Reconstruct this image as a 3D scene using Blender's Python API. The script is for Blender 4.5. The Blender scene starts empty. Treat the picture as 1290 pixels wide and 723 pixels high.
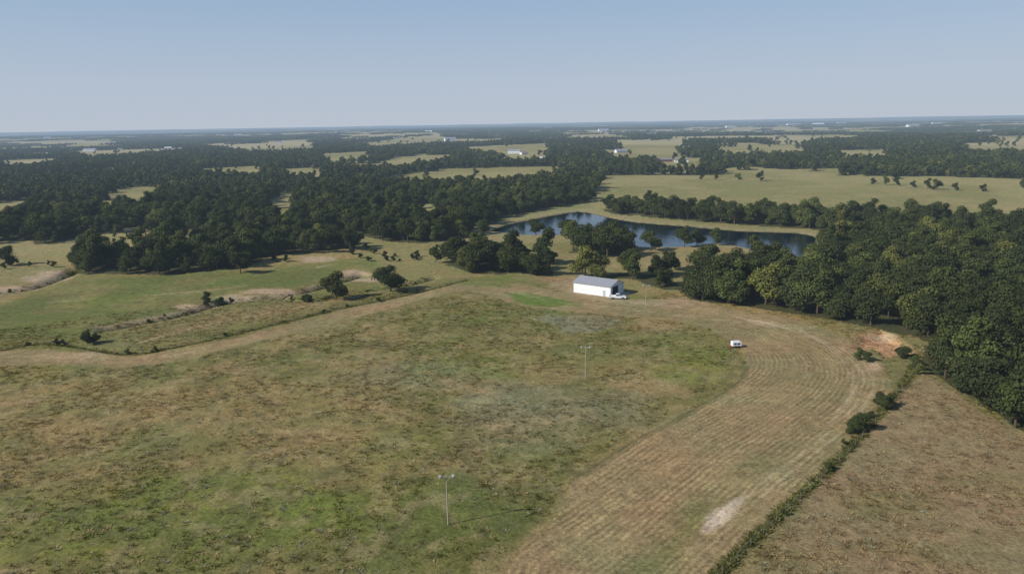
import bpy, math, random
import numpy as np
from mathutils import Vector, Matrix
random.seed(4); rng = np.random.default_rng(7)

# ------------------------------------------------------------------ camera / survey
F = 939.0
CAMH = 60.0
PITCH = math.radians(12.4); ROLL = math.radians(0.98)
fwd = np.array([0, math.cos(PITCH), -math.sin(PITCH)])
up0 = np.array([0, math.sin(PITCH), math.cos(PITCH)])
X0 = np.array([1.0, 0, 0])
right = math.cos(ROLL)*X0 - math.sin(ROLL)*up0
upv = math.cos(ROLL)*up0 + math.sin(ROLL)*X0

def G(u, v):
    """bearing/depression measured on the photo -> metres on the flat ground"""
    d = fwd + (u-645)/F*right - (v-361.5)/F*upv
    t = CAMH/max(-d[2], 0.0015)
    return np.array([d[0]*t, d[1]*t])
def GP(pts): return np.array([G(u, v) for u, v in pts])
def E(u, v, a, b, n=16):
    return GP([(u+a*math.cos(2*math.pi*i/n), v+b*math.sin(2*math.pi*i/n)) for i in range(n)])
def clearing(pts):
    """a clearing must reach further towards the near woods, whose crowns stand in front of its near edge"""
    m = sum(p[1] for p in pts)/len(pts); out = []
    for u, v in pts:
        hor = 155-(u-645)*.0171
        out.append((u, v+.18*(v-hor)) if v > m else (u, v))
    return GP(out)
def smooth_line(pts, k=8):
    P = np.array(pts, float); out = []
    Q = np.vstack([2*P[0]-P[1], P, 2*P[-1]-P[-2]])
    for i in range(1, len(Q)-2):
        for j in range(k):
            t = j/k
            out.append(0.5*((2*Q[i])+(-Q[i-1]+Q[i+1])*t+(2*Q[i-1]-5*Q[i]+4*Q[i+1]-Q[i+2])*t*t+(-Q[i-1]+3*Q[i]-3*Q[i+1]+Q[i+2])*t**3))
    out.append(P[-1]); return np.array(out)

scene = bpy.context.scene
cam_d = bpy.data.cameras.new("camera"); cam = bpy.data.objects.new("camera", cam_d)
scene.collection.objects.link(cam)
cam_d.sensor_width = 36; cam_d.lens = 36*F/1290; cam_d.clip_end = 150000; cam_d.clip_start = 0.5
M = Matrix.Identity(4)
for i in range(3):
    M[i][0] = right[i]; M[i][1] = upv[i]; M[i][2] = -fwd[i]
M[2][3] = CAMH
cam.matrix_world = M
scene.camera = cam

# ------------------------------------------------------------------ noise
def hsh(ix, iy, s):
    n = (ix.astype(np.int64)*374761393 + iy.astype(np.int64)*668265263 + s*1442695) & 0xffffffff
    n = ((n ^ (n >> 13))*1274126177) & 0xffffffff
    n = n ^ (n >> 16)
    return n/4294967296.0
def vn(x, y, s):
    ix = np.floor(x); iy = np.floor(y); fx = x-ix; fy = y-iy
    fx = fx*fx*(3-2*fx); fy = fy*fy*(3-2*fy)
    a = hsh(ix, iy, s); b = hsh(ix+1, iy, s); c = hsh(ix, iy+1, s); d = hsh(ix+1, iy+1, s)
    return (a*(1-fx)+b*fx)*(1-fy)+(c*(1-fx)+d*fx)*fy
def fbm(P, size, octv=4, s=1):
    x = P[:, 0]/size; y = P[:, 1]/size; r = 0; a = 1; t = 0
    for o in range(octv):
        ca, sa = math.cos(o*0.9+0.3), math.sin(o*0.9+0.3)
        r = r + a*vn(x*ca-y*sa+o*17.3, x*sa+y*ca-o*9.1, s+o); t += a; a *= 0.55
        x = x*2.03; y = y*2.03
    return r/t
def sst(x, a, b):
    t = np.clip((x-a)/(b-a), 0, 1); return t*t*(3-2*t)

def seg_d(P, A, B):
    AB = B-A; L = max(AB@AB, 1e-9)
    t = np.clip(((P-A)@AB)/L, 0, 1)
    q = P-A-t[:, None]*AB
    return np.sqrt((q*q).sum(1))
def line_dist(P, L, far=60.0):
    out = np.full(len(P), 1e4)
    lo = L.min(0)-far; hi = L.max(0)+far
    idx = np.nonzero((P[:, 0] > lo[0]) & (P[:, 0] < hi[0]) & (P[:, 1] > lo[1]) & (P[:, 1] < hi[1]))[0]
    if len(idx) == 0: return out
    Q = P[idx]; d = np.full(len(idx), 1e4)
    for i in range(len(L)-1): d = np.minimum(d, seg_d(Q, L[i], L[i+1]))
    out[idx] = d; return out
def sdf(P, poly, far=60.0):
    out = np.full(len(P), 1e4)
    lo = poly.min(0)-far; hi = poly.max(0)+far
    idx = np.nonzero((P[:, 0] > lo[0]) & (P[:, 0] < hi[0]) & (P[:, 1] > lo[1]) & (P[:, 1] < hi[1]))[0]
    if len(idx) == 0: return out
    Q = P[idx]; d = np.full(len(idx), 1e4); ins = np.zeros(len(idx), bool); n = len(poly)
    for i in range(n):
        A = poly[i]; B = poly[(i+1) % n]
        d = np.minimum(d, seg_d(Q, A, B))
        c = (A[1] > Q[:, 1]) != (B[1] > Q[:, 1])
        if A[1] != B[1]:
            xi = (B[0]-A[0])*(Q[:, 1]-A[1])/(B[1]-A[1])+A[0]
            ins ^= c & (Q[:, 0] < xi)
    d[ins] *= -1
    out[idx] = d; return out

# ------------------------------------------------------------------ layout
POND = smooth_line(GP([(616,290),(640,282),(680,274),(728,266),(760,272),(800,279),(860,284),(930,290),(1005,293),(1030,300),(1014,320),(985,325),(950,314),(905,306),(860,310),(800,310),(750,302),(715,295),(660,295),(616,290)]), 3)
FOREST = [GP(p) for p in [
    [(868,376),(876,352),(905,340),(960,343),(1010,346),(1030,324),(1045,304),(1290,306),(1480,306),(1480,640),(1330,560),(1240,512),(1195,490),(1172,462),(1182,436),(1120,420),(1060,405),(985,393),(930,386)],
    [(750,261),(800,266),(870,271),(1050,279),(1290,284),(1480,290),(1480,308),(1290,302),(1060,293),(1015,288),(930,283),(860,277),(800,272),(755,267)],
    [(92,344),(210,347),(300,339),(350,323),(440,319),(446,308),(400,300),(330,298),(220,306),(110,320)],
    [(-400,318),(0,312),(60,308),(130,296),(240,290),(340,291),(430,292),(480,304),(530,307),(585,300),(605,289),(628,276),(690,262),(742,255),(748,243),(762,220),(600,214),(300,214),(0,222),(-400,232)],
    [(568,334),(600,344),(686,346),(688,332),(650,324),(580,322)],
    [(742,349),(790,352),(838,366),(862,366),(836,346),(780,341)],
    [(716,318),(756,324),(792,319),(780,309),(735,308)],
]]
OPEN = [GP([(752,247),(800,234),(850,228),(930,222),(1030,224),(1085,220),(1090,231),(1150,235),(1290,240),(1480,244),(1480,276),(1290,274),(1050,268),(870,260),(790,253)])]
OPEN += [clearing(p) for p in [
    [(465,218),(560,213),(700,210),(728,216),(640,225),(500,224)],
    [(440,206),(500,198),(572,195),(580,201),(500,208)],
    [(-60,284),(0,278),(45,264),(50,250),(0,256),(-60,262)],
    [(96,252),(140,245),(170,235),(208,237),(190,251),(140,254)],
    [(322,256),(355,264),(382,252),(382,243),(350,244)],
    [(85,191),(230,185),(236,191),(110,197)],
    [(240,182),(400,176),(402,186),(320,190)],
    [(1208,181),(1290,178),(1420,180),(1420,189),(1290,188),(1215,186)],
    [(1208,173),(1290,170),(1420,170),(1420,176),(1290,177)],
    [(740,190),(860,187),(865,195),(790,198)],
    [(700,168),(800,166),(790,173),(720,174)],
    [(960,173),(1040,171),(1030,177),(970,178)],
    [(130,302),(160,288),(190,286),(185,298)],
    [(350,214),(400,210),(410,216),(360,218)],
    [(250,213),(330,209),(330,215),(260,216)],
    [(620,193),(680,189),(690,197),(640,200)],
    [(440,178),(560,171),(570,178),(470,184)],
    [(820,203),(880,199),(890,206),(830,209)],
    [(580,186),(690,181),(700,187),(600,191)],
    [(0,202),(80,199),(70,204),(0,207)],
    [(900,186),(1010,183),(1020,190),(910,192)],
    [(0,180),(150,176),(160,181),(0,186)],
    [(400,194),(470,191),(475,197),(410,199)],
    [(770,179),(860,176),(870,182),(780,184)],
    [(1050,190),(1120,188),(1125,194),(1060,196)],
    [(420,170),(520,167),(520,172),(430,174)],
]]
HEDGE = smooth_line(GP([(-80,446),(0,440),(50,432),(100,437),(165,446),(230,436),(300,419),(360,405),(420,391),(480,378),(530,367),(590,352)]))
CREEK_A = smooth_line(GP([(135,414),(180,405),(230,394),(280,380),(330,374),(380,366),(420,355),(455,345)]))
CREEK_B = smooth_line(GP([(-60,372),(0,366),(40,360),(80,346),(95,338)]))
CREEK_C = smooth_line(GP([(340,372),(390,378),(440,368),(500,360),(545,350)]))
FENCE_R = smooth_line(GP([(860,765),(905,722),(960,668),(1010,622),(1062,572),(1100,530),(1140,482),(1150,462)]))
MOWLINE = smooth_line(GP([(815,745),(960,612),(1040,550),(1088,512),(1104,480),(1088,450),(1040,425),(960,402),(880,390),(800,382),(700,374),(640,364),(590,362),(540,370),(450,395),(330,425),(200,450),(80,450),(-60,448)]), 10)
TRACK = smooth_line(GP([(800,770),(888,735),(965,662),(1040,592),(1090,545),(1116,500),(1112,470),(1080,435),(1020,408),(940,392),(870,380),(800,376),(720,371),(660,358),(600,353),(540,363),(440,389),(320,420),(170,450),(60,440),(-80,446),(-80,462),(60,458),(150,462),(240,452),(340,428),(450,402),(545,376),(590,366),(640,381),(700,391),(830,401),(895,413),(935,440),(938,460),(920,487),(850,528),(722,600),(700,650),(640,700),(600,770)]), 2)
RUT = smooth_line(GP([(836,745),(900,672),(960,617),(1040,553),(1080,515),(1094,480),(1070,448),(1020,424),(950,408),(860,398),(780,388),(700,380),(640,366)]))
TRAIL_A = smooth_line(GP([(-60,392),(40,384),(120,376),(200,372),(300,362),(360,350),(410,334),(470,326)]))
TRAIL_B = smooth_line(GP([(180,432),(250,412),(330,396),(400,384),(480,366),(540,352)]))
BARN_B = G(769, 374.5); BARN_A = G(727, 368.5)
GUL = GP([(1068,440),(1085,424),(1108,416),(1140,432),(1150,446),(1115,452),(1100,440)])

def forest_w(P):
    d = np.sqrt((P*P).sum(1))
    j1 = (fbm(P, 22, 3, 31)-.5)
    j2 = (fbm(P, 260, 4, 37)-.5)
    w = np.zeros(len(P))
    for poly in FOREST:
        w = np.maximum(w, (sdf(P, poly)+j1*12 < 0).astype(float))
    glade = fbm(P, 38, 3, 133) < np.where(P[:, 0] < 0, .35, .30)
    w = np.where(glade, 0.0, w)
    # far country: woodland with clearings
    Q = P + np.stack([j2, fbm(P, 200, 3, 41)-.5], 1)*220
    ca, sa = math.cos(.22), math.sin(.22)
    k = np.where(d > 2600, 1.7, 1.0)
    qx = (Q[:, 0]*ca-Q[:, 1]*sa)/(560*k); qy = (Q[:, 0]*sa+Q[:, 1]*ca)/(420*k)
    cell = hsh(np.floor(qx), np.floor(qy), 5)
    popen = 0.03+0.41*sst(d, 1400, 3000)
    farw = ((cell > popen) & (fbm(P, 150, 3, 55) > 0.32+.06*sst(d, 1300, 2800))).astype(float)
    w = np.where(d > 860, farw, w)
    for poly in OPEN:
        sc = 4 + 0.012*np.sqrt((poly.mean(0)**2).sum())
        s = sdf(P, poly) + j1*2*sc
        w = np.where(s < 0, 0.0, w)
    w = np.where(sdf(P, POND) < 5, 0.0, w)
    return w

def hgt(P):
    d = np.sqrt((P*P).sum(1))
    ps = sdf(P, POND, 90)
    near = (fbm(P, 55, 3, 71)-.5)*1.8*sst(d, 20, 80)
    bd = np.sqrt(((P-(BARN_B+np.array([0, 6])))**2).sum(1))
    flat = sst(ps, 15, 60)*sst(bd, 16, 45)
    z = near*flat
    z = z + sst(d, 1100, 5000)*(fbm(P, 1700, 3, 77)-.5)*44
    z = z - 1.5*sst(-ps, -2.5, 6)
    for L, w, dep in ((HEDGE, 1.3, .6), (CREEK_A, 2.8, 2.2), (CREEK_B, 3.0, 2.2), (CREEK_C, 2.2, 1.4)):
        q = line_dist(P, L, 14)
        z = z - dep*np.exp(-(q/w)**2)
    g = sdf(P, GUL, 10)
    z = z - 1.3*sst(-g, -1, 2.5)
    return z

TAN=(.290,.215,.092); OLIVE=(.170,.160,.056); LIME=(.180,.200,.042)
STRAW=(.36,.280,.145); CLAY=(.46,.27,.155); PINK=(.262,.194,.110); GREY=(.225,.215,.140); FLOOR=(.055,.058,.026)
FFIELD=(.290,.268,.125); DK=(.060,.062,.026)

def paint(P, with_forest=True):
    n = len(P)
    d = np.sqrt((P*P).sum(1))
    N1 = fbm(P, 24, 4, 3); N2 = fbm(P, 5, 3, 9); N3 = fbm(P, 80, 3, 13); N4 = fbm(P, 11, 4, 19)
    col = np.zeros((n, 3))
    def ap(m, c):
        nonlocal col
        m = np.clip(m, 0, 1)[:, None]
        col = col*(1-m)+np.array(c)*m
    def pm(poly, soft, jit, c, a=1.0):
        s = sdf(P, poly) + (N4-.5)*2*jit
        m = np.clip(.5-s/soft, 0, 1)*a
        ap(m, c); return m
    ap(np.ones(n), TAN)
    ap(sst(N3*.5+N1*.5, .40, .62), OLIVE)
    farc = sst(d, 300, 500)
    ap(farc*.75, FFIELD)
    ap(farc*sst(N3, .45, .6)*.4, OLIVE)
    ap(farc*sst(N1, .5, .68)*.35, STRAW)
    ap(sst(d, 900, 2200)*sst(fbm(P, 400, 3, 91), .4, .6)*.7, (.42,.355,.22))
    # middle meadow between woods and barn
    pm(GP([(430,345),(470,300),(620,296),(740,325),(900,315),(900,345),(860,372),(700,352),(590,350),(500,362)]), 10, 5, (.235,.208,.090), .8)
    pm(E(800, 326, 90, 11), 8, 4, (.28,.225,.11), .8)
    pm(E(640, 300, 90, 7), 8, 5, (.28,.235,.115), .8)
    # left meadows
    LM = GP([(-100,440),(-100,395),(0,388),(90,352),(330,342),(470,322),(480,345),(420,348),(300,378),(150,412),(60,432)])
    pm(LM, 7, 5, (.155,.165,.050), .95)
    lm = np.clip(.5-sdf(P, LM)/7, 0, 1)
    pm(GP([(0,432),(20,400),(110,372),(250,362),(380,345),(330,368),(210,392),(120,420)]), 9, 7, (.160,.182,.046), .7)
    ap(lm*sst(N1, .44, .60)*.65, (.235,.200,.085))
    ap(lm*sst(N4*.5+N3*.5, .5, .62)*.5, (.115,.125,.042))
    pm(GP([(140,440),(150,416),(240,394),(330,378),(450,372),(540,352),(590,350),(520,366),(400,392),(290,418),(200,438)]), 5, 4, (.200,.176,.074), .9)
    pm(GP([(200,425),(260,398),(340,384),(440,378),(380,394),(280,415)]), 6, 6, (.28,.21,.10), .6)
    pm(GP([(-100,385),(0,378),(60,358),(90,346),(80,335),(0,335),(-100,340)]), 8, 6, (.245,.205,.095), .9)
    for e in (E(400,327,22,3), E(60,350,30,5), E(345,367,34,3.2), E(70,343,22,3.4), E(440,343,14,3), E(212,300,10,2), E(20,362,26,3), E(300,374,20,2.2), E(460,352,20,2.2), E(240,386,18,2)):
        pm(e, 3, 4, (.42,.31,.215), .88)
    for L in (TRAIL_A, TRAIL_B):
        q = line_dist(P, L, 14)+(N2-.5)*1.2
        ap(np.exp(-(q/.9)**2)*sst(N1, .38, .52)*.7, (.38,.29,.18))
    # main field
    MAIN = GP([(-200,470),(60,458),(240,450),(450,402),(590,367),(700,390),(830,400),(900,415),(935,450),(920,487),(720,600),(640,700),(600,790),(-400,790)])
    mm = np.clip(.5-sdf(P, MAIN)/4, 0, 1)
    ap(mm*.9, (.218,.182,.076))
    ap(mm*sst(N1, .42, .64)*.65, (.285,.212,.098))
    ap(mm*sst(N4*.6+N3*.4, .46, .60)*.75, (.152,.148,.050))
    for e, c, a, so in (
        (E(150,655,190,70), (.140,.165,.038), .5, 20), (E(420,690,190,45), (.135,.145,.040), .55, 16), (E(580,670,140,50), (.112,.125,.037), .7, 14),
        (E(700,440,190,30), (.158,.162,.050), .5, 12), (E(590,462,62,14), LIME, .65, 6), (E(640,392,110,13), (.150,.165,.050), .6, 9),
        (E(880,468,48,18), LIME, .6, 7), (E(870,430,70,18), (.145,.162,.046), .5, 9), (E(530,400,90,16), (.158,.160,.050), .45, 9),
        (E(540,478,70,22), GREY, .45, 12), (E(750,408,52,7), GREY, .85, 6), (E(640,540,60,30), GREY, .35, 12), (E(700,505,120,18), GREY, .5, 10),
        (E(350,604,40,10), LIME, .5, 5), (E(520,555,40,12), LIME, .45, 5), (E(40,470,60,10), LIME, .35, 8), (E(500,640,60,20), (.130,.150,.040), .5, 6),
        (E(200,640,60,14), LIME, .45, 5), (E(90,690,60,16), LIME, .5, 5), (E(420,655,40,12), LIME, .35, 5),
        (E(130,510,170,30), (.290,.210,.096), .55, 15), (E(330,520,160,26), (.280,.208,.090), .55, 14), (E(60,600,70,20), (.285,.210,.095), .45, 10), (E(350,560,150,22), (.27,.20,.09), .4, 12)):
        s = sdf(P, e)+(N1-.5)*30+(N4-.5)*20
        ap(np.clip(.5-s/so, 0, 1)*a*mm, c)
    ap(mm*sst(fbm(P, 3.2, 3, 141), .50, .66)*.42, (.115,.110,.050))
    ap(mm*sst(fbm(P, 4.5, 3, 151), .54, .68)*.40, (.34,.265,.14))
    # right-hand pasture
    pm(GP([(905,760),(1010,624),(1062,574),(1140,482),(1170,470),(1240,520),(1330,570),(1500,650),(1500,790),(880,790)]), 3, 2, PINK, .95)
    for e, a in ((E(1130,630,60,20), .55), (E(1230,600,70,12), .4), (E(1180,690,70,14), .4), (E(1010,700,50,16), .35)):
        s = sdf(P, e)+(N1-.5)*14+(N4-.5)*14
        ap(np.clip(.5-s/5, 0, 1)*a, (.180,.160,.062))
    pm(GP([(1110,500),(1118,470),(1085,435),(1060,408),(1120,420),(1185,436),(1172,465),(1145,482)]), 4, 3, (.190,.172,.074), .9)
    # mown headland
    tm = np.clip(.5-(sdf(P, TRACK)+(N4-.5)*3.5)/2.5, 0, 1)
    ap(tm, (.278,.208,.110))
    ap(tm*sst(N1, .46, .66)*.5, (.215,.176,.084))
    ap(tm*sst(N4, .55, .72)*.35, STRAW)
    pm(GP([(770,735),(830,685),(880,640),(880,668),(840,720)]), 7, 4, (.130,.148,.048), .8)
    pm(GP([(880,640),(960,572),(1000,560),(930,640)]), 7, 4, (.185,.165,.072), .5)
    pm(GP([(640,369),(660,368),(700,376),(738,384),(690,387),(655,383)]), 3, 1.5, (.125,.175,.038), .95)
    pm(GP([(560,357),(600,350),(645,346),(640,362),(610,361)]), 5, 3, (.145,.172,.050), .8)
    # barn yard
    pm(GP([(690,362),(700,349),(728,347),(735,368),(800,378),(870,374),(900,384),(840,388),(760,381)]), 4, 2.5, (.33,.255,.155), .85)
    pm(E(700, 352, 24, 4), 4, 2, (.27,.18,.10), .7)
    # ruts
    r = line_dist(P, RUT, 20)
    ap(np.exp(-((r-0.9)/.45)**2)*.6*sst(N2, .3, .6), (.40,.31,.20))
    r2 = line_dist(P, smooth_line(GP([(900,392),(950,402),(1010,418),(1060,450),(1075,490),(1045,535)])), 20)
    ap(np.exp(-(r2/.7)**2)*.6*sst(N1, .4, .6), (.40,.31,.20))
    pm(GP([(886,670),(900,648),(922,630),(942,622),(926,640),(907,660)]), 1.4, 1.6, (.55,.45,.35), .92)
    pm(E(90, 449, 50, 4), 4, 2, (.34,.25,.14), .8)
    pm(E(110, 447, 22, 2), 3, 2, (.42,.31,.20), .6)
    pm(GP([(925,398),(975,408),(1000,416),(960,411)]), 2, 1.5, (.46,.36,.25), .7)
    # gully
    pm(GUL, 3, 4.0, CLAY, .92)
    pm(E(1112, 424, 16, 4), 2, 2, (.54,.39,.27), .8)
    pm(E(1100, 463, 10, 5), 2, 1.5, (.44,.30,.20), .8)
    # ditches and fence lines
    for L, w, c, a in ((HEDGE, .9, DK, .8), (CREEK_A, 1.9, (.08,.075,.036), .85), (CREEK_B, 2.0, (.09,.08,.042), .85), (CREEK_C, 1.4, (.09,.09,.042), .7), (FENCE_R, .7, (.07,.075,.03), .8)):
        q = line_dist(P, L, 14)+(N2-.5)*1.4
        ap(np.exp(-(q/w)**2)*a, c)
        if L is CREEK_A or L is CREEK_B:
            ap(np.exp(-((q-3.6)/1.2)**2)*sst(N1, .42, .55)*.8, (.42,.31,.21))
    q = line_dist(P, smooth_line(GP([(935,452),(938,468),(920,489),(850,530),(800,556),(722,602)])), 12)+(N2-.5)
    ap(np.exp(-(q/.7)**2)*.6, (.08,.09,.036))
    # pond banks
    ps = sdf(P, POND)+(N4-.5)*3
    ap(np.exp(-((ps-4)/3.5)**2)*.7, (.29,.24,.145))
    ap(sst(-ps, -1, 1), (.08,.065,.04))
    pm(GP([(622,283),(650,274),(700,266),(745,262),(742,257),(690,261),(640,269)]), 5, 3, (.22,.215,.095), .9)
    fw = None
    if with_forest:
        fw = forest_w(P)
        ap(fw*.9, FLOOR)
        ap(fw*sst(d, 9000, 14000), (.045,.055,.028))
    return col, tm, fw

# ------------------------------------------------------------------ materials
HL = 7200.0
HAZE_PAINT = (0.285, 0.375, 0.49)  # emission colour for the painted-on aerial haze
def new_mat(name):
    m = bpy.data.materials.new(name); m.use_nodes = True
    nt = m.node_tree; nt.nodes.clear(); return m, nt
def nd(nt, t, **k):
    n = nt.nodes.new(t)
    for a, b in k.items(): setattr(n, a, b)
    return n
def sc_(nt, v, sock):
    if isinstance(v, bpy.types.NodeSocket): nt.links.new(v, sock)
    else: sock.default_value = v
def math_(nt, op, a, b=None, clamp=False):
    n = nd(nt, 'ShaderNodeMath', operation=op, use_clamp=clamp)
    sc_(nt, a, n.inputs[0])
    if b is not None: sc_(nt, b, n.inputs[1])
    return n.outputs[0]
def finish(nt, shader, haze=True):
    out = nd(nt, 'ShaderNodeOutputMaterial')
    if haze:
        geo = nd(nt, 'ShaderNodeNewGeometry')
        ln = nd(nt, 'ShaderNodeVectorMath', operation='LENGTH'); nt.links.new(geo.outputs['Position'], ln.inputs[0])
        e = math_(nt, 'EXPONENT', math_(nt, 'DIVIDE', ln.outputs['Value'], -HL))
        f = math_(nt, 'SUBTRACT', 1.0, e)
        em = nd(nt, 'ShaderNodeEmission'); em.inputs[0].default_value = (*HAZE_PAINT, 1); em.inputs[1].default_value = 1  # haze painted as surface glow, stronger with distance from the origin
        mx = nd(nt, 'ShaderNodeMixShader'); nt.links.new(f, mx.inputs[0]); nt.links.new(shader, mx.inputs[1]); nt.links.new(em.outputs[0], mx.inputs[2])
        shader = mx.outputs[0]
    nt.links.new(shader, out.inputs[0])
def noise_(nt, vec, scale, detail=3, rough=.55):
    n = nd(nt, 'ShaderNodeTexNoise'); n.inputs['Scale'].default_value = scale; n.inputs['Detail'].default_value = detail
    n.inputs['Roughness'].default_value = rough
    if vec is not None: nt.links.new(vec, n.inputs['Vector'])
    return n
def maprange(nt, v, a, b, c, d):
    n = nd(nt, 'ShaderNodeMapRange'); nt.links.new(v, n.inputs[0])
    for i, x in enumerate((a, b, c, d)): n.inputs[i+1].default_value = x
    return n.outputs[0]
def mixc(nt, f, a, b, mode='MIX'):
    n = nd(nt, 'ShaderNodeMix', data_type='RGBA', blend_type=mode)
    sc_(nt, f, n.inputs[0])
    for v, s in ((a, n.inputs[6]), (b, n.inputs[7])):
        if isinstance(v, tuple): s.default_value = (*v, 1)
        else: nt.links.new(v, s)
    return n.outputs[2]
def vscale(nt, col, f):
    n = nd(nt, 'ShaderNodeVectorMath', operation='SCALE'); nt.links.new(col, n.inputs[0]); sc_(nt, f, n.inputs['Scale']); return n.outputs[0]
def princ(nt, col, rough=.8, spec=.2, metal=0.):
    p = nd(nt, 'ShaderNodeBsdfPrincipled')
    if isinstance(col, tuple): p.inputs['Base Color'].default_value = (*col, 1)
    else: nt.links.new(col, p.inputs['Base Color'])
    p.inputs['Roughness'].default_value = rough; p.inputs['Specular IOR Level'].default_value = spec; p.inputs['Metallic'].default_value = metal
    return p
def simple(name, col, rough=.6, spec=.3, metal=0., var=.12, sc=2.0, haze=True):
    m, nt = new_mat(name)
    tc = nd(nt, 'ShaderNodeTexCoord')
    n = noise_(nt, tc.outputs['Object'], sc, 4)
    rgb = nd(nt, 'ShaderNodeRGB'); rgb.outputs[0].default_value = (*col, 1)
    c = vscale(nt, rgb.outputs[0], maprange(nt, n.outputs[0], .3, .7, 1-var, 1+var))
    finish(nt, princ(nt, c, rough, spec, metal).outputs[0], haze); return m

def ground_mat():
    m, nt = new_mat("ground")
    at = nd(nt, 'ShaderNodeAttribute', attribute_name='paint')
    geo = nd(nt, 'ShaderNodeNewGeometry'); pos = geo.outputs['Position']
    a = noise_(nt, pos, .35, 8, .72); b = noise_(nt, pos, 1.7, 5, .78); c = noise_(nt, pos, .06, 5, .6)
    f = math_(nt, 'MULTIPLY', maprange(nt, a.outputs[0], .3, .7, .66, 1.34), maprange(nt, b.outputs[0], .3, .7, .54, 1.46))
    col = vscale(nt, at.outputs['Color'], f)
    tint = mixc(nt, maprange(nt, c.outputs[0], .35, .65, 0, 1), (1.08, .99, .94), (.92, 1.02, .92))
    n = nd(nt, 'ShaderNodeVectorMath', operation='MULTIPLY'); nt.links.new(col, n.inputs[0]); nt.links.new(tint, n.inputs[1]); col = n.outputs[0]
    mw = nd(nt, 'ShaderNodeAttribute', attribute_name='mow'); md = nd(nt, 'ShaderNodeAttribute', attribute_name='mowd')
    dist = math_(nt, 'ADD', md.outputs['Fac'], maprange(nt, noise_(nt, pos, .25, 4).outputs[0], .3, .7, -.28, .28))
    s1 = math_(nt, 'SINE', math_(nt, 'MULTIPLY', dist, 2*math.pi/1.15))
    s3 = math_(nt, 'SINE', math_(nt, 'MULTIPLY', dist, 2*math.pi/2.9))
    s2 = math_(nt, 'SINE', math_(nt, 'MULTIPLY', dist, 2*math.pi/7.3))
    brk = maprange(nt, noise_(nt, pos, .11, 5, .65).outputs[0], .38, .65, .0, .27)
    brk2 = maprange(nt, noise_(nt, pos, .07, 4, .6).outputs[0], .4, .6, .0, .08)
    g = math_(nt, 'ADD', math_(nt, 'MULTIPLY', s1, brk), math_(nt, 'MULTIPLY', s3, brk2))
    g = math_(nt, 'ADD', g, math_(nt, 'MULTIPLY', s2, .04))
    g = math_(nt, 'ADD', math_(nt, 'MULTIPLY', g, mw.outputs['Fac']), 1.0)
    col = vscale(nt, col, g)
    p = princ(nt, col, .95, .05)
    bh = math_(nt, 'ADD', math_(nt, 'MULTIPLY', a.outputs[0], 1.3), math_(nt, 'MULTIPLY', b.outputs[0], .55))
    bu = nd(nt, 'ShaderNodeBump'); bu.inputs['Strength'].default_value = .6; bu.inputs['Distance'].default_value = .55
    nt.links.new(bh, bu.inputs['Height']); nt.links.new(bu.outputs[0], p.inputs['Normal'])
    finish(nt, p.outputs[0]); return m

def leaf_mat(name, k=1.0):
    m, nt = new_mat(name)
    oi = nd(nt, 'ShaderNodeObjectInfo'); tc = nd(nt, 'ShaderNodeTexCoord'); geo = nd(nt, 'ShaderNodeNewGeometry')
    r = nd(nt, 'ShaderNodeValToRGB'); nt.links.new(oi.outputs['Random'], r.inputs[0])
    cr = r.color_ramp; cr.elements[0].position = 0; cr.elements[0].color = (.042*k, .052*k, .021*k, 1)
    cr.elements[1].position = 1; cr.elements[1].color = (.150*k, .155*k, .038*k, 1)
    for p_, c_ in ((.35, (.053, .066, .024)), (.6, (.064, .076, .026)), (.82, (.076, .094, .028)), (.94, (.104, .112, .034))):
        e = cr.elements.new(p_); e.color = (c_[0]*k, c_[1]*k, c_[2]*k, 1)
    n = noise_(nt, tc.outputs['Object'], .9, 4, .7)
    reg = noise_(nt, geo.outputs['Position'], .018, 3, .6)
    f = math_(nt, 'MULTIPLY', maprange(nt, n.outputs[0], .3, .7, .65, 1.4), maprange(nt, reg.outputs[0], .35, .65, .78, 1.28))
    col = vscale(nt, r.outputs[0], f)
    d = nd(nt, 'ShaderNodeBsdfDiffuse'); nt.links.new(col, d.inputs[0])
    t = nd(nt, 'ShaderNodeBsdfTranslucent'); nt.links.new(mixc(nt, .5, col, (.09, .11, .02)), t.inputs[0])
    mx = nd(nt, 'ShaderNodeMixShader'); mx.inputs[0].default_value = .14
    nt.links.new(d.outputs[0], mx.inputs[1]); nt.links.new(t.outputs[0], mx.inputs[2])
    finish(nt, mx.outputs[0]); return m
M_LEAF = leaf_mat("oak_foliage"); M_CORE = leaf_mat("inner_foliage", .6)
M_BARK = simple("bark", (.09, .07, .05), .9, .1)

def weed_mat():
    m, nt = new_mat("weed_stems")
    at = nd(nt, 'ShaderNodeAttribute', attribute_name='tint'); at.attribute_type = 'INSTANCER'
    d = nd(nt, 'ShaderNodeBsdfDiffuse'); nt.links.new(at.outputs['Color'], d.inputs[0])
    t = nd(nt, 'ShaderNodeBsdfTranslucent'); nt.links.new(at.outputs['Color'], t.inputs[0])
    mx = nd(nt, 'ShaderNodeMixShader'); mx.inputs[0].default_value = .45
    nt.links.new(d.outputs[0], mx.inputs[1]); nt.links.new(t.outputs[0], mx.inputs[2])
    finish(nt, mx.outputs[0], False); return m
M_WEED = weed_mat()

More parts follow.
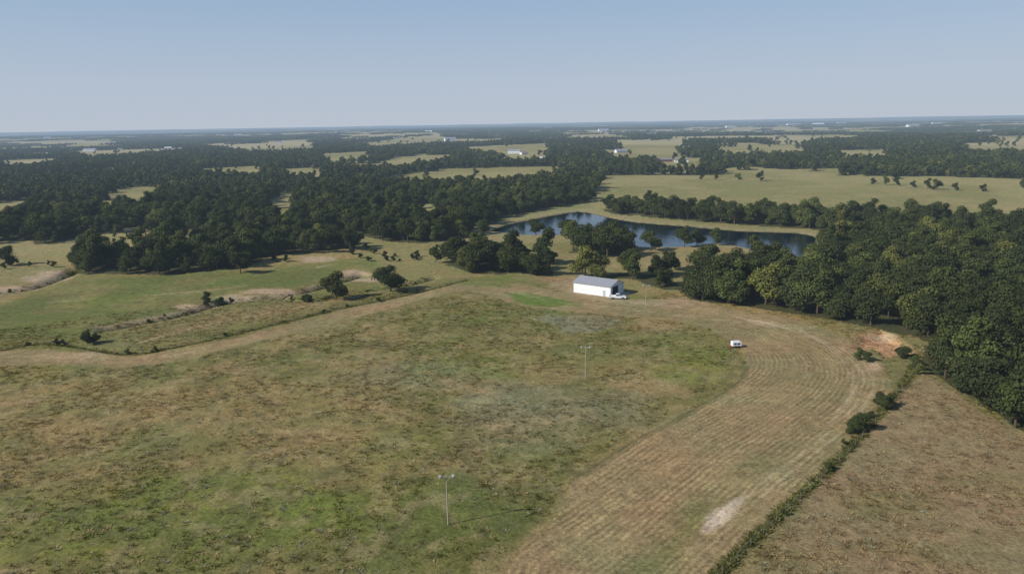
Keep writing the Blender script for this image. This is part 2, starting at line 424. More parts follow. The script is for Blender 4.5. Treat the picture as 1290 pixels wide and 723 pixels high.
def water_mat():
    m, nt = new_mat("pond_water")
    geo = nd(nt, 'ShaderNodeNewGeometry')
    a = noise_(nt, geo.outputs['Position'], .9, 4, .6); b = noise_(nt, geo.outputs['Position'], .03, 3)
    p = princ(nt, (.014, .026, .038), .09, .5)
    p.inputs['IOR'].default_value = 1.33
    nt.links.new(maprange(nt, b.outputs[0], .4, .6, .03, .14), p.inputs['Roughness'])
    bu = nd(nt, 'ShaderNodeBump'); bu.inputs['Strength'].default_value = .25; bu.inputs['Distance'].default_value = .1
    nt.links.new(a.outputs[0], bu.inputs['Height']); nt.links.new(bu.outputs[0], p.inputs['Normal'])
    finish(nt, p.outputs[0], False); return m

# ------------------------------------------------------------------ mesh helpers
def mesh_obj(name, V, Fc, mats, midx=None, smooth=False, link=True, parent=None):
    me = bpy.data.meshes.new(name); me.from_pydata([tuple(v) for v in V], [], [tuple(f) for f in Fc])
    for m in mats: me.materials.append(m)
    if midx is not None: me.polygons.foreach_set('material_index', np.array(midx, np.int32))
    if smooth: me.polygons.foreach_set('use_smooth', np.ones(len(me.polygons), bool))
    me.update()
    o = bpy.data.objects.new(name, me)
    if link: scene.collection.objects.link(o)
    if parent: o.parent = parent
    return o
def empty(name, loc=(0, 0, 0), rz=0):
    o = bpy.data.objects.new(name, None); o.location = loc; o.rotation_euler = (0, 0, rz); scene.collection.objects.link(o); return o
def box(x0, x1, y0, y1, z0, z1):
    V = [(x0,y0,z0),(x1,y0,z0),(x1,y1,z0),(x0,y1,z0),(x0,y0,z1),(x1,y0,z1),(x1,y1,z1),(x0,y1,z1)]
    Fc = [(0,3,2,1),(4,5,6,7),(0,1,5,4),(1,2,6,5),(2,3,7,6),(3,0,4,7)]
    return V, Fc
class MB:
    def __init__(s): s.V = []; s.F = []; s.m = []
    def add(s, V, Fc, mi=0):
        o = len(s.V); s.V += [tuple(v) for v in V]; s.F += [tuple(i+o for i in f) for f in Fc]; s.m += [mi]*len(Fc)
    def box(s, *a, mi=0): V, Fc = box(*a); s.add(V, Fc, mi)
    def tube(s, A, B, r0, r1, n=8, mi=0):
        A = Vector(A); B = Vector(B); d = (B-A).normalized(); x = d.orthogonal().normalized(); y = d.cross(x)
        V = []
        for c, r in ((A, r0), (B, r1)):
            for i in range(n):
                t = 2*math.pi*i/n; V.append(tuple(c+x*math.cos(t)*r+y*math.sin(t)*r))
        Fc = [(i, (i+1) % n, n+(i+1) % n, n+i) for i in range(n)]+[tuple(range(n))[::-1], tuple(range(n, 2*n))]
        s.add(V, Fc, mi)
    def obj(s, name, mats, **k): return mesh_obj(name, s.V, s.F, mats, s.m, **k)

# ------------------------------------------------------------------ ground
dep = np.concatenate([np.arange(38, 4, -.065), np.arange(4, .8, -.035), np.arange(.8, .05, -.02)])
rad = np.concatenate([[2, 10, 25, 40, 52, 62, 70], CAMH/np.tan(np.radians(dep))])
phi = np.concatenate([np.arange(-42, 42, .09), np.arange(42, 318, 3.0)])
phi = np.radians(phi)
R, PH = np.meshgrid(rad, phi, indexing='ij')
P = np.stack([(R*np.sin(PH)).ravel(), (R*np.cos(PH)).ravel()], 1)
nr, nc = R.shape
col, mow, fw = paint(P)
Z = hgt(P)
mowd = np.minimum(line_dist(P, MOWLINE, 70), 70)
V = np.concatenate([P, Z[:, None]], 1)
ii = np.arange(nr-1)[:, None]*nc; jj = np.arange(nc)[None, :]; j2 = (jj+1) % nc
Fq = np.stack([(ii+jj), (ii+nc+jj), (ii+nc+j2), (ii+j2)], -1).reshape(-1, 4)[:, ::-1]
me = bpy.data.meshes.new("ground")
me.vertices.add(len(V)); me.vertices.foreach_set('co', V.astype(np.float32).ravel())
nl = len(Fq)*4
me.loops.add(nl); me.loops.foreach_set('vertex_index', Fq.astype(np.int32).ravel())
me.polygons.add(len(Fq)); me.polygons.foreach_set('loop_start', np.arange(0, nl, 4, dtype=np.int32))
me.polygons.foreach_set('use_smooth', np.ones(len(Fq), bool))
me.update(calc_edges=True); me.validate()
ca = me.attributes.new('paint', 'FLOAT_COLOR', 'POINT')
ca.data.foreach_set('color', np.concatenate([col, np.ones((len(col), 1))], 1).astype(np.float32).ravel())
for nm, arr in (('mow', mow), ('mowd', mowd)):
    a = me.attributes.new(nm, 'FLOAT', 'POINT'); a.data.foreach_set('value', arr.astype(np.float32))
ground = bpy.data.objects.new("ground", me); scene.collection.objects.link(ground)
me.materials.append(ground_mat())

# pond water: cells following the basin
lo = POND.min(0)-12; hi = POND.max(0)+12; st = 5.0
gx = np.arange(lo[0], hi[0], st); gy = np.arange(lo[1], hi[1], st)
GX, GY = np.meshgrid(gx, gy); C = np.stack([GX.ravel()+st/2, GY.ravel()+st/2], 1)
keep = sdf(C, POND) < 8
vm = {}; WV = []; WF = []
for k in np.nonzero(keep)[0]:
    f = []
    for dx, dy in ((0,0),(1,0),(1,1),(0,1)):
        key = (int(k % len(gx))+dx, int(k//len(gx))+dy)
        if key not in vm: vm[key] = len(WV); WV.append((lo[0]+key[0]*st, lo[1]+key[1]*st, -.5))
        f.append(vm[key])
    WF.append(f)
mesh_obj("pond_water", WV, WF, [water_mat()])

# ------------------------------------------------------------------ trees
def ico(sub=1):
    import bmesh
    bm = bmesh.new(); bmesh.ops.create_icosphere(bm, subdivisions=sub, radius=1)
    V = np.array([v.co[:] for v in bm.verts]); Fc = [tuple(v.index for v in f.verts) for f in bm.faces]; bm.free(); return V, Fc
ICO1 = ico(1)
def make_tree(mb, seed, H=11., W=11., lobes=16, leaves=260, ls=.42, base=(0, 0), trunk=True, low=.20):
    r = np.random.default_rng(seed)
    bx, by = base
    L = []
    sx, sy = r.uniform(.8, 1.15), r.uniform(.8, 1.15)
    for i in range(lobes):
        zf = low+.06+(.86-low)*((i*0.618) % 1.0)**.85
        rr = math.sqrt(max(0.02, 1-((zf-.42)/.56)**2))*W*.5*.74*r.uniform(.35, 1.12)
        an = i*2.399+r.uniform(-.6, .6)
        lr = W*r.uniform(.11, .225)*(1.1-.25*zf)
        L.append((bx+rr*math.cos(an)*sx, by+rr*math.sin(an)*sy, min(zf*H*r.uniform(.92, 1.06), H-lr*.6), lr))
    L.append((bx, by, H*.55, W*.26))
    La = np.array(L)
    for (x, y, z, lr) in L:
        n = int(leaves*(lr/(W*.2))**2)
        d = r.normal(size=(n, 3)); d /= np.linalg.norm(d, axis=1)[:, None]
        d[:, 2] = np.where(d[:, 2] < -.55, -d[:, 2], d[:, 2])
        c = np.array([x, y, z])+d*lr*np.array([1.08, 1.08, .85])*(r.uniform(.74, 1.28, (n, 1)))
        dd = np.sqrt(((c[:, None, :]-La[None, :, :3])**2).sum(2))/La[None, :, 3]
        ok = (dd < .70).sum(1) == 0
        c = c[ok]; d = d[ok]; n = len(c)
        if n:
            nn = d+r.normal(size=(n, 3))*.6; nn[:, 2] += .15; nn /= np.linalg.norm(nn, axis=1)[:, None]
            a = np.cross(nn, r.normal(size=(n, 3))); a /= np.linalg.norm(a, axis=1)[:, None]; b = np.cross(nn, a)
            s = ls*r.uniform(.55, 1.45, (n, 1)); s2 = s*r.uniform(.5, .9, (n, 1))
            q = np.stack([c-a*s, c-b*s2, c+a*s, c+b*s2], 1).reshape(-1, 3)
            o = len(mb.V); mb.V += list(map(tuple, q)); mb.F += [(o+4*i, o+4*i+1, o+4*i+2, o+4*i+3) for i in range(n)]; mb.m += [0]*n
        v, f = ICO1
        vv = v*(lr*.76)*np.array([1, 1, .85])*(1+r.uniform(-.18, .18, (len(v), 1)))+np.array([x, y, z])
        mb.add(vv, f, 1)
    if trunk:
        tz = H*.30
        mb.tube((bx, by, -.5), (bx+.15, by-.1, tz), W*.035, W*.024, 8, 2)
        for (x, y, z, lr) in L[:9]:
            mid = (bx+(x-bx)*.5, by+(y-by)*.5, tz+(z-tz)*.45)
            mb.tube((bx+.15, by-.1, tz-.3), mid, W*.015, W*.009, 5, 2); mb.tube(mid, (x, y, z), W*.009, W*.003, 5, 2)

TM = [M_LEAF, M_CORE, M_BARK]
def coll(name): return bpy.data.collections.new(name)
C_NEAR = coll("oak_kinds"); C_MID = coll("oak_kinds_mid"); C_FAR = coll("grove_kinds"); C_WEED = coll("weed_kinds")
near_meshes = []
for i in range(8):
    mb = MB(); make_tree(mb, 100+i, [11,11,11,11,12,10,13,11][i], [10.5, 12, 9.5, 11.5, 10, 12.5, 8.5, 11][i], [18, 22, 14, 20, 16, 24, 13, 19][i], 280, .31)
    o = mb.obj("oak_kind", TM, link=False); C_NEAR.objects.link(o); near_meshes.append(o.data)
for i in range(6):
    mb = MB(); make_tree(mb, 200+i, 11, [10.5, 12, 9.5, 11, 10, 12][i], 10, 55, .7, trunk=False, low=.10)
    mb.tube((0,0,-1), (0,0,4), .35, .25, 5, 2)
    o = mb.obj("oak_kind_mid", TM, link=False); C_MID.objects.link(o)
for i in range(4):
    mb = MB(); r = random.Random(i)
    for k in range(27):
        bx, by = r.uniform(-36, 36), r.uniform(-36, 36)
        make_tree(mb, 300+i*50+k, r.uniform(5.5, 9.5), r.uniform(8, 13), 3, 10, 1.5, base=(bx, by), trunk=False, low=.1)
    o = mb.obj("grove_kind", TM, link=False); C_FAR.objects.link(o)
# weeds
for i in range(5):
    mb = MB(); r = random.Random(50+i)
    for k in range(22):
        a = r.uniform(0, 6.28); rr = r.uniform(0, .42)*(1 if i < 3 else 1.5); x, y = rr*math.cos(a), rr*math.sin(a)
        h = r.uniform(.07, .26)*(1-.5*rr); w = r.uniform(.05, .11); b = a+1.57+r.uniform(-.6, .6)
        dx, dy = w*math.cos(b), w*math.sin(b); lx, ly = x*.8+r.uniform(-.14, .14), y*.8+r.uniform(-.14, .14)
        mb.add([(x-dx, y-dy, -.03), (x+dx, y+dy, -.03), (x+lx+dx*.7, y+ly+dy*.7, h), (x+lx-dx*.7, y+ly-dy*.7, h)], [(0, 1, 2, 3)])
    o = mb.obj("weed_kind", [M_WEED], link=False); C_WEED.objects.link(o)

def scatter(name, pts, rot, scl, idx, collection, tint=None):
    me = bpy.data.meshes.new(name); n = len(pts)
    me.vertices.add(n); me.vertices.foreach_set('co', pts.astype(np.float32).ravel())
    a = me.attributes.new('rot', 'FLOAT_VECTOR', 'POINT'); a.data.foreach_set('vector', rot.astype(np.float32).ravel())
    a = me.attributes.new('scl', 'FLOAT_VECTOR', 'POINT'); a.data.foreach_set('vector', scl.astype(np.float32).ravel())
    a = me.attributes.new('kind', 'INT', 'POINT'); a.data.foreach_set('value', idx.astype(np.int32))
    if tint is not None:
        a = me.attributes.new('tint', 'FLOAT_COLOR', 'POINT'); a.data.foreach_set('color', np.concatenate([tint, np.ones((n, 1))], 1).astype(np.float32).ravel())
    o = bpy.data.objects.new(name, me); scene.collection.objects.link(o)
    ng = bpy.data.node_groups.new(name+"_nodes", 'GeometryNodeTree')
    ng.interface.new_socket("Geometry", in_out='INPUT', socket_type='NodeSocketGeometry')
    ng.interface.new_socket("Geometry", in_out='OUTPUT', socket_type='NodeSocketGeometry')
    gi = ng.nodes.new('NodeGroupInput'); go = ng.nodes.new('NodeGroupOutput')
    ip = ng.nodes.new('GeometryNodeInstanceOnPoints'); ci = ng.nodes.new('GeometryNodeCollectionInfo')
    ci.inputs[0].default_value = collection; ci.inputs['Separate Children'].default_value = True; ci.inputs['Reset Children'].default_value = True
    def na(nm, dt):
        x = ng.nodes.new('GeometryNodeInputNamedAttribute'); x.data_type = dt; x.inputs[0].default_value = nm; return x.outputs[0]
    er = ng.nodes.new('FunctionNodeEulerToRotation')
    L = ng.links.new
    L(gi.outputs[0], ip.inputs['Points']); L(ci.outputs[0], ip.inputs['Instance'])
    ip.inputs['Pick Instance'].default_value = True
    L(na('kind', 'INT'), ip.inputs['Instance Index'])
    L(na('rot', 'FLOAT_VECTOR'), er.inputs[0]); L(er.outputs[0], ip.inputs['Rotation'])
    L(na('scl', 'FLOAT_VECTOR'), ip.inputs['Scale'])
    L(ip.outputs[0], go.inputs[0])
    md = o.modifiers.new("scatter", 'NODES'); md.node_group = ng
    print(name, n)
    return o

def grid_pts(x0, x1, y0, y1, s, jit=.45):
    gx, gy = np.meshgrid(np.arange(x0, x1, s), np.arange(y0, y1, s))
    p = np.stack([gx.ravel(), gy.ravel()], 1); return p+rng.uniform(-jit*s, jit*s, p.shape)
def wedge(p, r0, r1, ang=46):
    d = np.sqrt((p*p).sum(1)); a = np.degrees(np.abs(np.arctan2(p[:, 0], p[:, 1])))
    return p[(d > r0) & (d < r1) & (a < ang)]
def inst(name, p, c, nk, s0, s1, zs=(.85, 1.15), sink=0., **k):
    n = len(p); z = hgt(p)-sink
    s = rng.uniform(s0, s1, n)
    scl = np.stack([s, s, s*rng.uniform(zs[0], zs[1], n)], 1)
    rot = np.zeros((n, 3)); rot[:, 2] = rng.uniform(0, 6.28, n)
    return scatter(name, np.concatenate([p, z[:, None]], 1), rot, scl, rng.integers(0, nk, n), c, **k)

p = wedge(grid_pts(-700, 700, 100, 760, 7.0), 100, 720); p = p[forest_w(p) > .5]
inst("woodland", p, C_NEAR, 8, .48, 1.2)
p = wedge(grid_pts(-2600, 2600, 300, 3000, 9.4), 720, 3000)
fwv = forest_w(p); lone = rng.uniform(size=len(p)) < .012*sst(fbm(p, 120, 2, 301), .5, .7)+.001
p = p[(fwv > .5) | (lone & (sdf(p, OPEN[0]) > 0))]
inst("distant_woodland", p, C_MID, 6, .60, 1.08)
p = wedge(grid_pts(-9500, 9500, 1500, 12500, 68), 3000, 12500)
fwv = forest_w(p); lone = rng.uniform(size=len(p)) < .08
p = p[(fwv > .5) | lone]
inst("far_woodland", p, C_FAR, 4, .9, 1.1)
pp = [G(u, v) for u, v in [(884,226),(902,227),(930,226),(958,228),(1180,239),(1203,240),(1150,236),(1238,241),(1100,232),(1116,233),(1129,234),(1168,238)]]
inst("pasture_trees", np.array(pp), C_MID, 6, .5, .85)

# shrubs along fences, ditches and wood edges
sp = []
def along(L, n, sd, t0=0., t1=1.):
    for _ in range(n):
        t = rng.uniform(t0, t1)*(len(L)-1.001); i = int(t); q = L[i]*(1-(t-i))+L[i+1]*(t-i); sp.append(q+rng.normal(size=2)*sd)
along(FENCE_R, 5, 1.1, .3, .95); along(HEDGE, 10, .7); along(CREEK_A, 12, 2.0); along(CREEK_B, 12, 2.5); along(CREEK_C, 9, 2.)
sp = np.array(sp)
inst("shrubs", sp, C_NEAR, 8, .06, .17)
ex = []
def cluster(u, v, a, b, n):
    for _ in range(n): ex.append(G(u+rng.uniform(-a, a), v+rng.uniform(-b, b)))
cluster(1086,543,18,6,5); cluster(1113,516,9,4,3); cluster(275,382,18,3,5); cluster(110,433,14,3,4); cluster(395,380,12,2,4); cluster(480,327,26,3,8)
cluster(525,326,12,3,4); cluster(1088,456,6,3,2); cluster(1140,448,10,6,4); cluster(1160,470,14,8,5); cluster(345,330,16,3,6); cluster(640,322,30,4,6)
cluster(30,335,40,5,7); cluster(160,302,40,5,9); cluster(385,300,40,8,14); cluster(470,318,30,4,6)
inst("bushes", np.array(ex), C_NEAR, 8, .14, .32)

# single trees with their own names
def lone_tree(u, v, px, kind, rz, wide=1.0):
    g = G(u, v); hor = 155-(u-645)*.0171
    h = px/(v-hor)*CAMH
    o = bpy.data.objects.new("oak_tree", near_meshes[kind]); scene.collection.objects.link(o)
    z = hgt(np.array([g]))[0]
    o.location = (g[0], g[1], z-.1); s = h/11.; o.scale = (s*wide, s*wide, s); o.rotation_euler = (0, 0, rz)
for a in [(423,377,35,0,.3,1.0),(492,367,32,1,1.2,1.2),(303,345,28,2,2.,1.15),(549,332,21,4,.5,.9),(608,295,19,3,.9,1.1),(675,296,20,0,2.2,1.2),(716,297,22,5,1.,1.),
          (737,322,40,1,.4,.9),(765,324,42,5,1.9,.95),(790,322,30,3,.1,1.),(820,316,26,2,.8,1.2),(862,311,24,4,.2,1.1),(878,308,20,0,1.2,1.1),(902,309,20,6,.5,1.1),
          (588,340,32,3,.7,1.),(640,344,30,1,2.6,1.1),(670,346,28,5,.6,1.),(1112,372,44,6,.9,.95),(655,318,15,2,.4,1.1),(868,372,30,3,2.9,1.),(885,378,36,5,.4,1.),
          (1278,540,62,2,1.3,1.),(1236,512,60,1,.2,1.1),(1190,478,44,4,2.,1.),(10,335,26,3,.3,1.1),(690,330,14,6,1.,1.),(845,340,24,0,.4,1.),(1215,490,50,7,.6,1.),(1262,524,52,0,2.4,1.1)]:
    lone_tree(*a)

# weeds / tussocks over the unmown grass
n = 52000
dd = np.sqrt(rng.uniform(78**2, 275**2, n)); aa = np.radians(rng.uniform(-43, 43, n))
p = np.stack([dd*np.sin(aa), dd*np.cos(aa)], 1)
cw, mw, _ = paint(p, False)
fwn = forest_w(p)
clump = fbm(p, 9, 3, 201)
ok = (fwn < .5) & (mw < .3) & (clump+rng.uniform(-.2, .2, n) > .49)
ok &= np.sqrt(((p-(BARN_B+np.array([2, 8])))**2).sum(1)) > 16
p = p[ok]; cw = cw[ok]
tint = cw*rng.uniform(.8, 1.75, (len(p), 1))
gr = rng.uniform(size=len(p)) < .13; tint[gr] = np.array(GREY)*1.5
gr = rng.uniform(size=len(p)) < .12; tint[gr] = np.array(STRAW)*1.3
inst("weeds", p, C_WEED, 5, .4, 1.2, (.6, 1.1), tint=np.minimum(tint, .6))
# rank growth on fence lines and ditches
sp = []
along(FENCE_R, 420, .35); along(HEDGE, 500, .5); along(CREEK_A, 400, 1.6); along(CREEK_B, 300, 1.8); along(CREEK_C, 250, 1.5)
sp = np.array(sp)
inst("fence_line_grass", sp, C_WEED, 5, .6, 1.6, (.8, 1.5), tint=np.array((.14,.145,.05))*rng.uniform(.6, 1.8, (len(sp), 1)))

# ------------------------------------------------------------------ barn
M_WHITE = simple("white_sheet_metal", (.74, .76, .77), .45, .4, var=.05)
M_ROOF = simple("galvanised_roof", (.30, .31, .34), .5, .4, .1, var=.10)
M_DARK = simple("opening_shade", (.02, .02, .022), .7, .2)
M_TRIM = simple("trim_metal", (.40, .42, .43), .5, .4)
M_GLASS = simple("window_glass", (.03, .04, .05), .1, .6)
M_CONC = simple("concrete", (.38, .36, .32), .9, .1)
e1 = (BARN_A-BARN_B); e1 /= np.linalg.norm(e1)
rz = math.atan2(-e1[1], -e1[0])
LN, WD, EV, RG = 15.2, 9.4, 3.7, 5.2
perp = np.array([-math.sin(rz), math.cos(rz)])
cen = BARN_B+e1*LN/2+perp*WD/2
barn = empty("metal_barn", (cen[0], cen[1], hgt(np.array([cen]))[0]), rz)
hx, hy = LN/2, WD/2
mb = MB()
def ribbed(y, sgn):
    V = []; Fc = []; n = int(LN/.3)
    for i in range(n+1):
        x = -hx+LN*i/n; off = .035*sgn if i % 3 == 0 else 0
        V += [(x, y+off, 0), (x, y+off, EV)]
    for i in range(n): a = 2*i; Fc.append((a, a+2, a+3, a+1))
    mb.add(V, Fc)
ribbed(-hy, -1); ribbed(hy, 1)
for x, s in ((-hx, -1), (hx, 1)):
    mb.add([(x, -hy, 0), (x, hy, 0), (x, hy, EV), (x, 0, RG), (x, -hy, EV)], [(0, 1, 2, 3, 4)])
mb.obj("walls", [M_WHITE], parent=barn)
mb = MB()
sl = (RG-EV)/hy
n = 38
for sgn in (-1, 1):
    V = []; Fc = []
    for i in range(n+1):
        x = -hx-.35+(LN+.7)*i/n; o = .05 if i % 2 == 0 else 0
        V += [(x, 0, RG+.10+o), (x, sgn*(hy+.4), RG+.10+o-sl*(hy+.4)), (x, 0, RG+.02), (x, sgn*(hy+.4), RG+.02-sl*(hy+.4))]
    for i in range(n):
        a = 4*i; Fc += [(a, a+1, a+5, a+4), (a+2, a+6, a+7, a+3), (a+1, a+3, a+7, a+5)]
    Fc += [(0, 2, 3, 1), (4*n, 4*n+1, 4*n+3, 4*n+2)]
    mb.add(V, Fc)
mb.obj("roof", [M_ROOF], parent=barn)
mb = MB(); mb.box(-hx-.36, hx+.36, -.18, .18, RG+.14, RG+.20); mb.obj("ridge_cap", [M_TRIM], parent=barn)
mb = MB(); mb.box(hx+.03, hx+.06, -3.3, .5, .05, 3.3); mb.obj("doorway_shade_panel", [M_DARK], parent=barn)  # dark panel on the closed gable wall stands for the shaded interior
mb = MB(); mb.box(hx+.09, hx+.15, .55, 4.2, .08, 3.35); mb.box(hx+.08, hx+.2, -3.6, 4.3, 3.38, 3.5, mi=1); mb.obj("sliding_door", [M_WHITE, M_TRIM], parent=barn)
mb = MB(); mb.box(4.6, 5.5, -hy-.09, -hy-.05, .05, 2.1, mi=0); mb.obj("side_door", [M_TRIM], parent=barn)
mb = MB(); mb.box(-hx-.3, hx+3.0, -hy-.3, hy+.3, -.5, .03); mb.obj("concrete_slab", [M_CONC], parent=barn)

# ------------------------------------------------------------------ light poles
M_WOOD = simple("weathered_pole", (.36, .31, .23), .85, .1); M_LAMP = simple("lamp_housing", (.50, .51, .51), .4, .4)
def pole(u, v, h, rz):
    g = G(u, v); z = hgt(np.array([g]))[0]
    e = empty("yard_light_pole", (g[0], g[1], z), rz)
    mb = MB(); mb.tube((0, 0, -.5), (0, 0, h), .12, .08, 10); mb.obj("post", [M_WOOD], parent=e)
    mb = MB(); mb.box(-1.15, 1.15, -.16, -.09, h-.42, h-.27); mb.tube((-.7, -.12, h-.35), (0, -.08, h-1.1), .03, .03, 6); mb.tube((.7, -.12, h-.35), (0, -.08, h-1.1), .03, .03, 6)
    mb.obj("crossarm", [M_WOOD], parent=e)
    mb = MB()
    for x in (-1.0, 1.0):
        mb.box(x-.2, x+.2, -.38, -.02, h-.27+.01, h-.1); mb.tube((x, -.2, h-.46), (x, -.2, h-.27), .14, .08, 10)
    mb.obj("flood_lamps", [M_LAMP], parent=e)
pole(564.5, 660, 8.4, .1); pole(737.5, 478, 8.4, -.1); pole(813.5, 387, 7.6, .0)

# ------------------------------------------------------------------ pickup
M_PAINT = simple("white_car_paint", (.74, .75, .76), .25, .5, var=.02); M_TYRE = simple("tyre_rubber", (.02, .02, .02), .9, .1)
M_RED = simple("tail_lamp", (.35, .02, .02), .3, .4); M_CHR = simple("chrome", (.6, .6, .6), .25, .5, .8)
def prism(mb, prof, y0, y1, mi=0, inset=0.0, zi=99):
    n = len(prof); V = []
    for y, s in ((y0, 1), (y1, -1)):
        for x, z in prof: V.append((x, y+s*(inset if z > zi else 0), z))
    Fc = [tuple(range(n)), tuple(range(n, 2*n))[::-1]]+[(i, n+i, n+(i+1) % n, (i+1) % n) for i in range(n)]
    mb.add(V, Fc, mi)
g = G(778, 376.5); tr = empty("pickup_truck", (g[0], g[1], hgt(np.array([g]))[0]), math.radians(-8))
mb = MB()
prism(mb, [(2.85,.5),(2.9,.85),(2.75,1.08),(1.35,1.18),(-.75,1.2),(-.75,.45),(1.25,.45),(1.4,.8),(2.2,.8),(2.35,.45)], -.96, .96)
mb.box(-2.85, -.751, -.96, -.88, .62, 1.2); mb.box(-2.85, -.751, .88, .96, .62, 1.2); mb.box(-2.85, -2.77, -.879, .879, .5, 1.2); mb.box(-2.76, -.752, -.879, .879, .62, .7)
mb.obj("body", [M_PAINT], parent=tr)
mb = MB(); prism(mb, [(1.3,1.185),(.65,1.86),(-.55,1.9),(-.72,1.205)], -.9, .9, inset=.16, zi=1.5); mb.obj("cab", [M_PAINT], parent=tr)
mb = MB()
mb.add([(1.29,-.8,1.24),(1.29,.8,1.24),(.74,.68,1.81),(.74,-.68,1.81)], [(0,1,2,3)])
mb.V = [(x+.02, y, z+.012) for x, y, z in mb.V]
for s in (-1, 1):
    mb.add([(1.05,s*.905,1.26),(-.55,s*.905,1.26),(-.45,s*.78,1.78),(.68,s*.78,1.78)], [(0,1,2,3)])
mb.add([(-.74,-.75,1.28),(-.74,.75,1.28),(-.61,.66,1.8),(-.61,-.66,1.8)], [(0,1,2,3)])
mb.obj("windows", [M_GLASS], parent=tr)
mb = MB()
for x in (1.8, -1.85):
    for s in (-1, 1): mb.tube((x, s*.74, .39), (x, s*.98, .39), .39, .39, 16, 0); mb.tube((x, s*.98, .39), (x, s*.99, .39), .2, .2, 12, 1)
mb.obj("wheels", [M_TYRE, M_CHR], parent=tr)
mb = MB(); mb.box(2.88, 2.98, -.9, .9, .45, .65); mb.box(-2.97, -2.86, -.9, .9, .45, .6); mb.box(-2.88, -2.855, -.95, -.8, .8, 1.1, mi=1); mb.box(-2.88, -2.855, .8, .95, .8, 1.1, mi=1); mb.obj("bumpers_and_lamps", [M_CHR, M_RED], parent=tr)

# ------------------------------------------------------------------ small trailer by the field edge
g = G(927, 437.5); tt = empty("livestock_trailer", (g[0], g[1], hgt(np.array([g]))[0]), math.radians(8))
mb = MB(); prism(mb, [(-1.2,.5),(1.2,.5),(1.35,.8),(1.2,1.55),(.95,1.72),(-1.05,1.72),(-1.2,1.6)], -.75, .75, inset=.1, zi=1.7); mb.obj("body", [M_WHITE], parent=tt)
mb = MB(); mb.box(-.9, -.2, -.78, -.755, 1.0, 1.35); mb.box(.1, .8, -.78, -.755, 1.0, 1.35); mb.obj("vents", [M_DARK], parent=tt)
mb = MB()
for x in (-.4, .35):
    for s in (-1, 1): mb.tube((x, s*.79, .33), (x, s*.99, .33), .33, .33, 14)
mb.obj("wheels", [M_TYRE], parent=tt)
mb = MB(); mb.tube((1.25, -.5, .5), (2.3, 0, .45), .04, .04, 6); mb.tube((1.25, .5, .5), (2.3, 0, .45), .04, .04, 6); mb.tube((2.2, 0, .0), (2.2, 0, .6), .03, .03, 6); mb.box(-1.6, -1.21, -.7, .7, .45, .55, mi=1); mb.obj("drawbar", [M_TRIM, M_RED], parent=tt)

# ------------------------------------------------------------------ fences
M_POST = simple("fence_post", (.17, .14, .11), .9, .1); M_WIRE = simple("fence_wire", (.25, .24, .23), .6, .3, .5)
def fence(L, step=4.5):
    mb = MB(); seg = np.sqrt(((L[1:]-L[:-1])**2).sum(1)); cum = np.concatenate([[0], np.cumsum(seg)])
    ss = np.arange(0, cum[-1], step); px = np.interp(ss, cum, L[:, 0]); py = np.interp(ss, cum, L[:, 1])
    off = np.array([.9, .3]); pz = hgt(np.stack([px, py], 1)+off)
    prev = None
    for x, y, z in zip(px+off[0], py+off[1], pz):
        mb.tube((x, y, z-.3), (x+rng.uniform(-.04, .04), y, z+1.25), .06, .05, 6, 0)
        if prev is not None:
            for hh in (.45, .8, 1.15): mb.tube((prev[0], prev[1], prev[2]+hh), (x, y, z+hh), .01, .01, 3, 1)
        prev = (x, y, z)
    mb.obj("wire_fence", [M_POST, M_WIRE])
fence(FENCE_R); fence(HEDGE)

# ------------------------------------------------------------------ distant farm buildings
M_SID = simple("house_siding", (.70, .69, .66), .7, .2); M_SH = simple("shingle_roof", (.22, .20, .19), .9, .1); M_BR = simple("red_brick", (.25, .12, .08), .9, .1)
def house(u, v, L, Wd, Hh, rz, kind):
    g = G(u, v); z = hgt(np.array([g]))[0]
    wall, roof = [(M_SID, M_SH), (M_WHITE, M_ROOF), (M_BR, M_SH), (M_ROOF, M_WHITE)][kind]
    mb = MB(); a, b = L/2, Wd/2; r = Hh+b*.5
    mb.add([(-a,-b,-2),(a,-b,-2),(a,b,-2),(-a,b,-2),(-a,-b,Hh),(a,-b,Hh),(a,b,Hh),(-a,b,Hh),(-a,0,r),(a,0,r)], [(0,1,5,4),(2,3,7,6),(1,2,6,9,5),(3,0,4,8,7)], 0)
    for s in (-1, 1):
        mb.add([(-a-.5,0,r+.15),(a+.5,0,r+.15),(a+.5,s*(b+.5),Hh-.1),(-a-.5,s*(b+.5),Hh-.1)], [(0,1,2,3)], 1)
    k = -a+2
    while k < a-2:
        mb.box(k, k+1.2, -b-.08, -b-.03, 1.0, 2.3, mi=2); k += 3.4
    o = mb.obj("farmhouse" if kind in (0, 2) else "farm_shed", [wall, roof, M_GLASS]); o.location = (g[0], g[1], z); o.rotation_euler = (0, 0, rz)
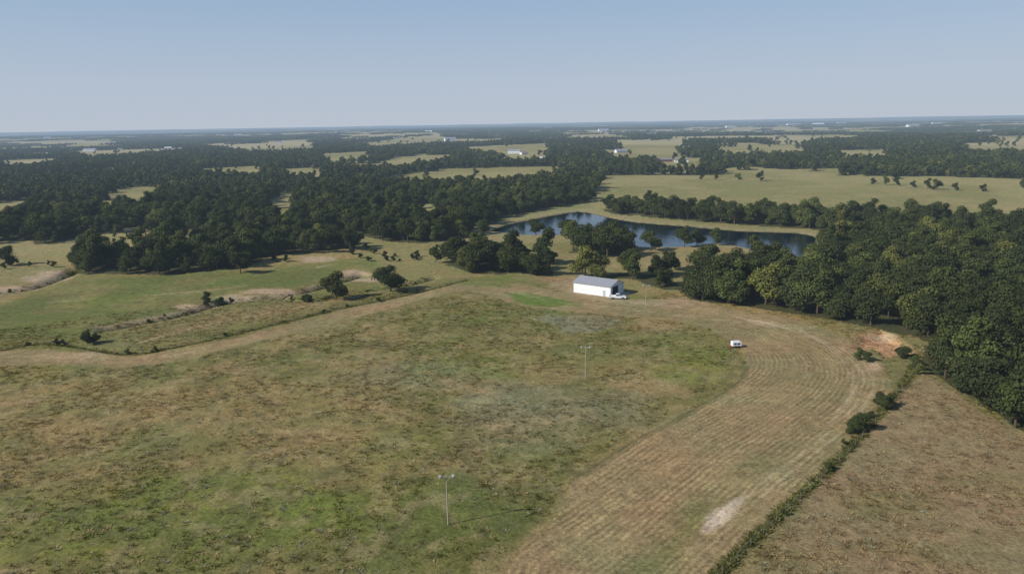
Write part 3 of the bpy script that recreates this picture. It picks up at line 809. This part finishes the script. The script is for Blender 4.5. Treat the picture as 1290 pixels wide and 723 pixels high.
for a in [(567,178,40,18,9,.3,1),(588,194,18,10,3.5,.2,0),(648,194,24,12,5,-.2,1),(660,195,14,9,3.2,.5,0),(113,189,36,14,5,0,1),(150,188,20,10,4,.4,0),(835,204,26,10,3.5,.1,2),(858,205,20,10,3.5,-.2,0),
          (782,193,22,11,4,.3,1),(870,190,30,14,5,0,1),(212,187,20,10,4,.2,3),(1000,158,120,50,9,.1,1),(1030,158,90,40,8,.1,3),(1060,156,80,40,8,0,1),(760,166,60,30,8,.2,1),(350,180,25,12,4,.1,0),
          (1150,160,70,30,7,.1,1),(920,161,70,30,7,.2,1),(540,170,40,20,6,0,3),(455,183,24,12,4,.6,1),(1180,158,60,40,7,-.1,1),(690,163,60,30,6,.1,1),(300,172,50,20,6,.2,1),(60,176,45,20,6,.2,1),(1240,165,50,20,6,.1,0),
          (727,197,20,10,4,.1,0),(680,203,18,10,3.5,.4,3),(420,181,22,12,4,.2,1),(500,176,26,12,4,.3,0),(820,171,40,16,6,0,1),(970,169,40,16,6,.2,0)]:
    house(*a)

# ------------------------------------------------------------------ light
EL = math.radians(34); az = math.radians(22)
sd = Vector((math.cos(az)*math.cos(EL), math.sin(az)*math.cos(EL), -math.sin(EL)))
sun_d = bpy.data.lights.new("sun", 'SUN'); sun_d.energy = 4.8; sun_d.angle = math.radians(.5); sun_d.color = (1, .95, .88)
sun = bpy.data.objects.new("sun", sun_d); scene.collection.objects.link(sun)
sun.rotation_euler = sd.to_track_quat('-Z', 'Y').to_euler(); sun.location = (-200, -80, 200)
w = bpy.data.worlds.new("World"); scene.world = w; w.use_nodes = True
nt = w.node_tree; bg = nt.nodes['Background']
sk = nt.nodes.new('ShaderNodeTexSky'); sk.sky_type = 'NISHITA'; sk.sun_disc = False
sk.sun_elevation = EL; sk.sun_rotation = math.atan2(-math.cos(az), -math.sin(az)) % (2*math.pi)
sk.altitude = 100; sk.air_density = 1.0; sk.dust_density = 1.0; sk.ozone_density = 1.6
# summer haze layer low in the sky (by elevation of the sky direction)
tc = nt.nodes.new('ShaderNodeTexCoord'); sx = nt.nodes.new('ShaderNodeSeparateXYZ'); nt.links.new(tc.outputs['Generated'], sx.inputs[0])
mr = nt.nodes.new('ShaderNodeMapRange'); nt.links.new(sx.outputs['Z'], mr.inputs[0])
rp = nt.nodes.new('ShaderNodeValToRGB'); nt.links.new(mr.outputs[0], rp.inputs[0])
S = .085
cr = rp.color_ramp; cr.elements[0].position = 0; cr.elements[0].color = (.49, .55, .64, 1)
cr.elements[1].position = 1; cr.elements[1].color = (.10, .20, .42, 1)
for p_, c_ in ((.05, (.46, .54, .66)), (.16, (.34, .475, .67)), (.4, (.16, .28, .52))):
    e = cr.elements.new(p_); e.color = (*c_, 1)
vs = nt.nodes.new('ShaderNodeVectorMath'); vs.operation = 'SCALE'; nt.links.new(rp.outputs[0], vs.inputs[0]); vs.inputs['Scale'].default_value = 1/S
mf = nt.nodes.new('ShaderNodeMapRange'); nt.links.new(sx.outputs['Z'], mf.inputs[0])
for i, x in enumerate((0, .6, .96, .25)): mf.inputs[i+1].default_value = x
mx = nt.nodes.new('ShaderNodeMix'); mx.data_type = 'RGBA'; nt.links.new(mf.outputs[0], mx.inputs[0])
nt.links.new(sk.outputs[0], mx.inputs[6]); nt.links.new(vs.outputs[0], mx.inputs[7])
nt.links.new(mx.outputs[2], bg.inputs[0]); bg.inputs[1].default_value = S
scene.view_settings.view_transform = 'Standard'; scene.view_settings.look = 'None'; scene.view_settings.exposure = 0; scene.view_settings.gamma = 1
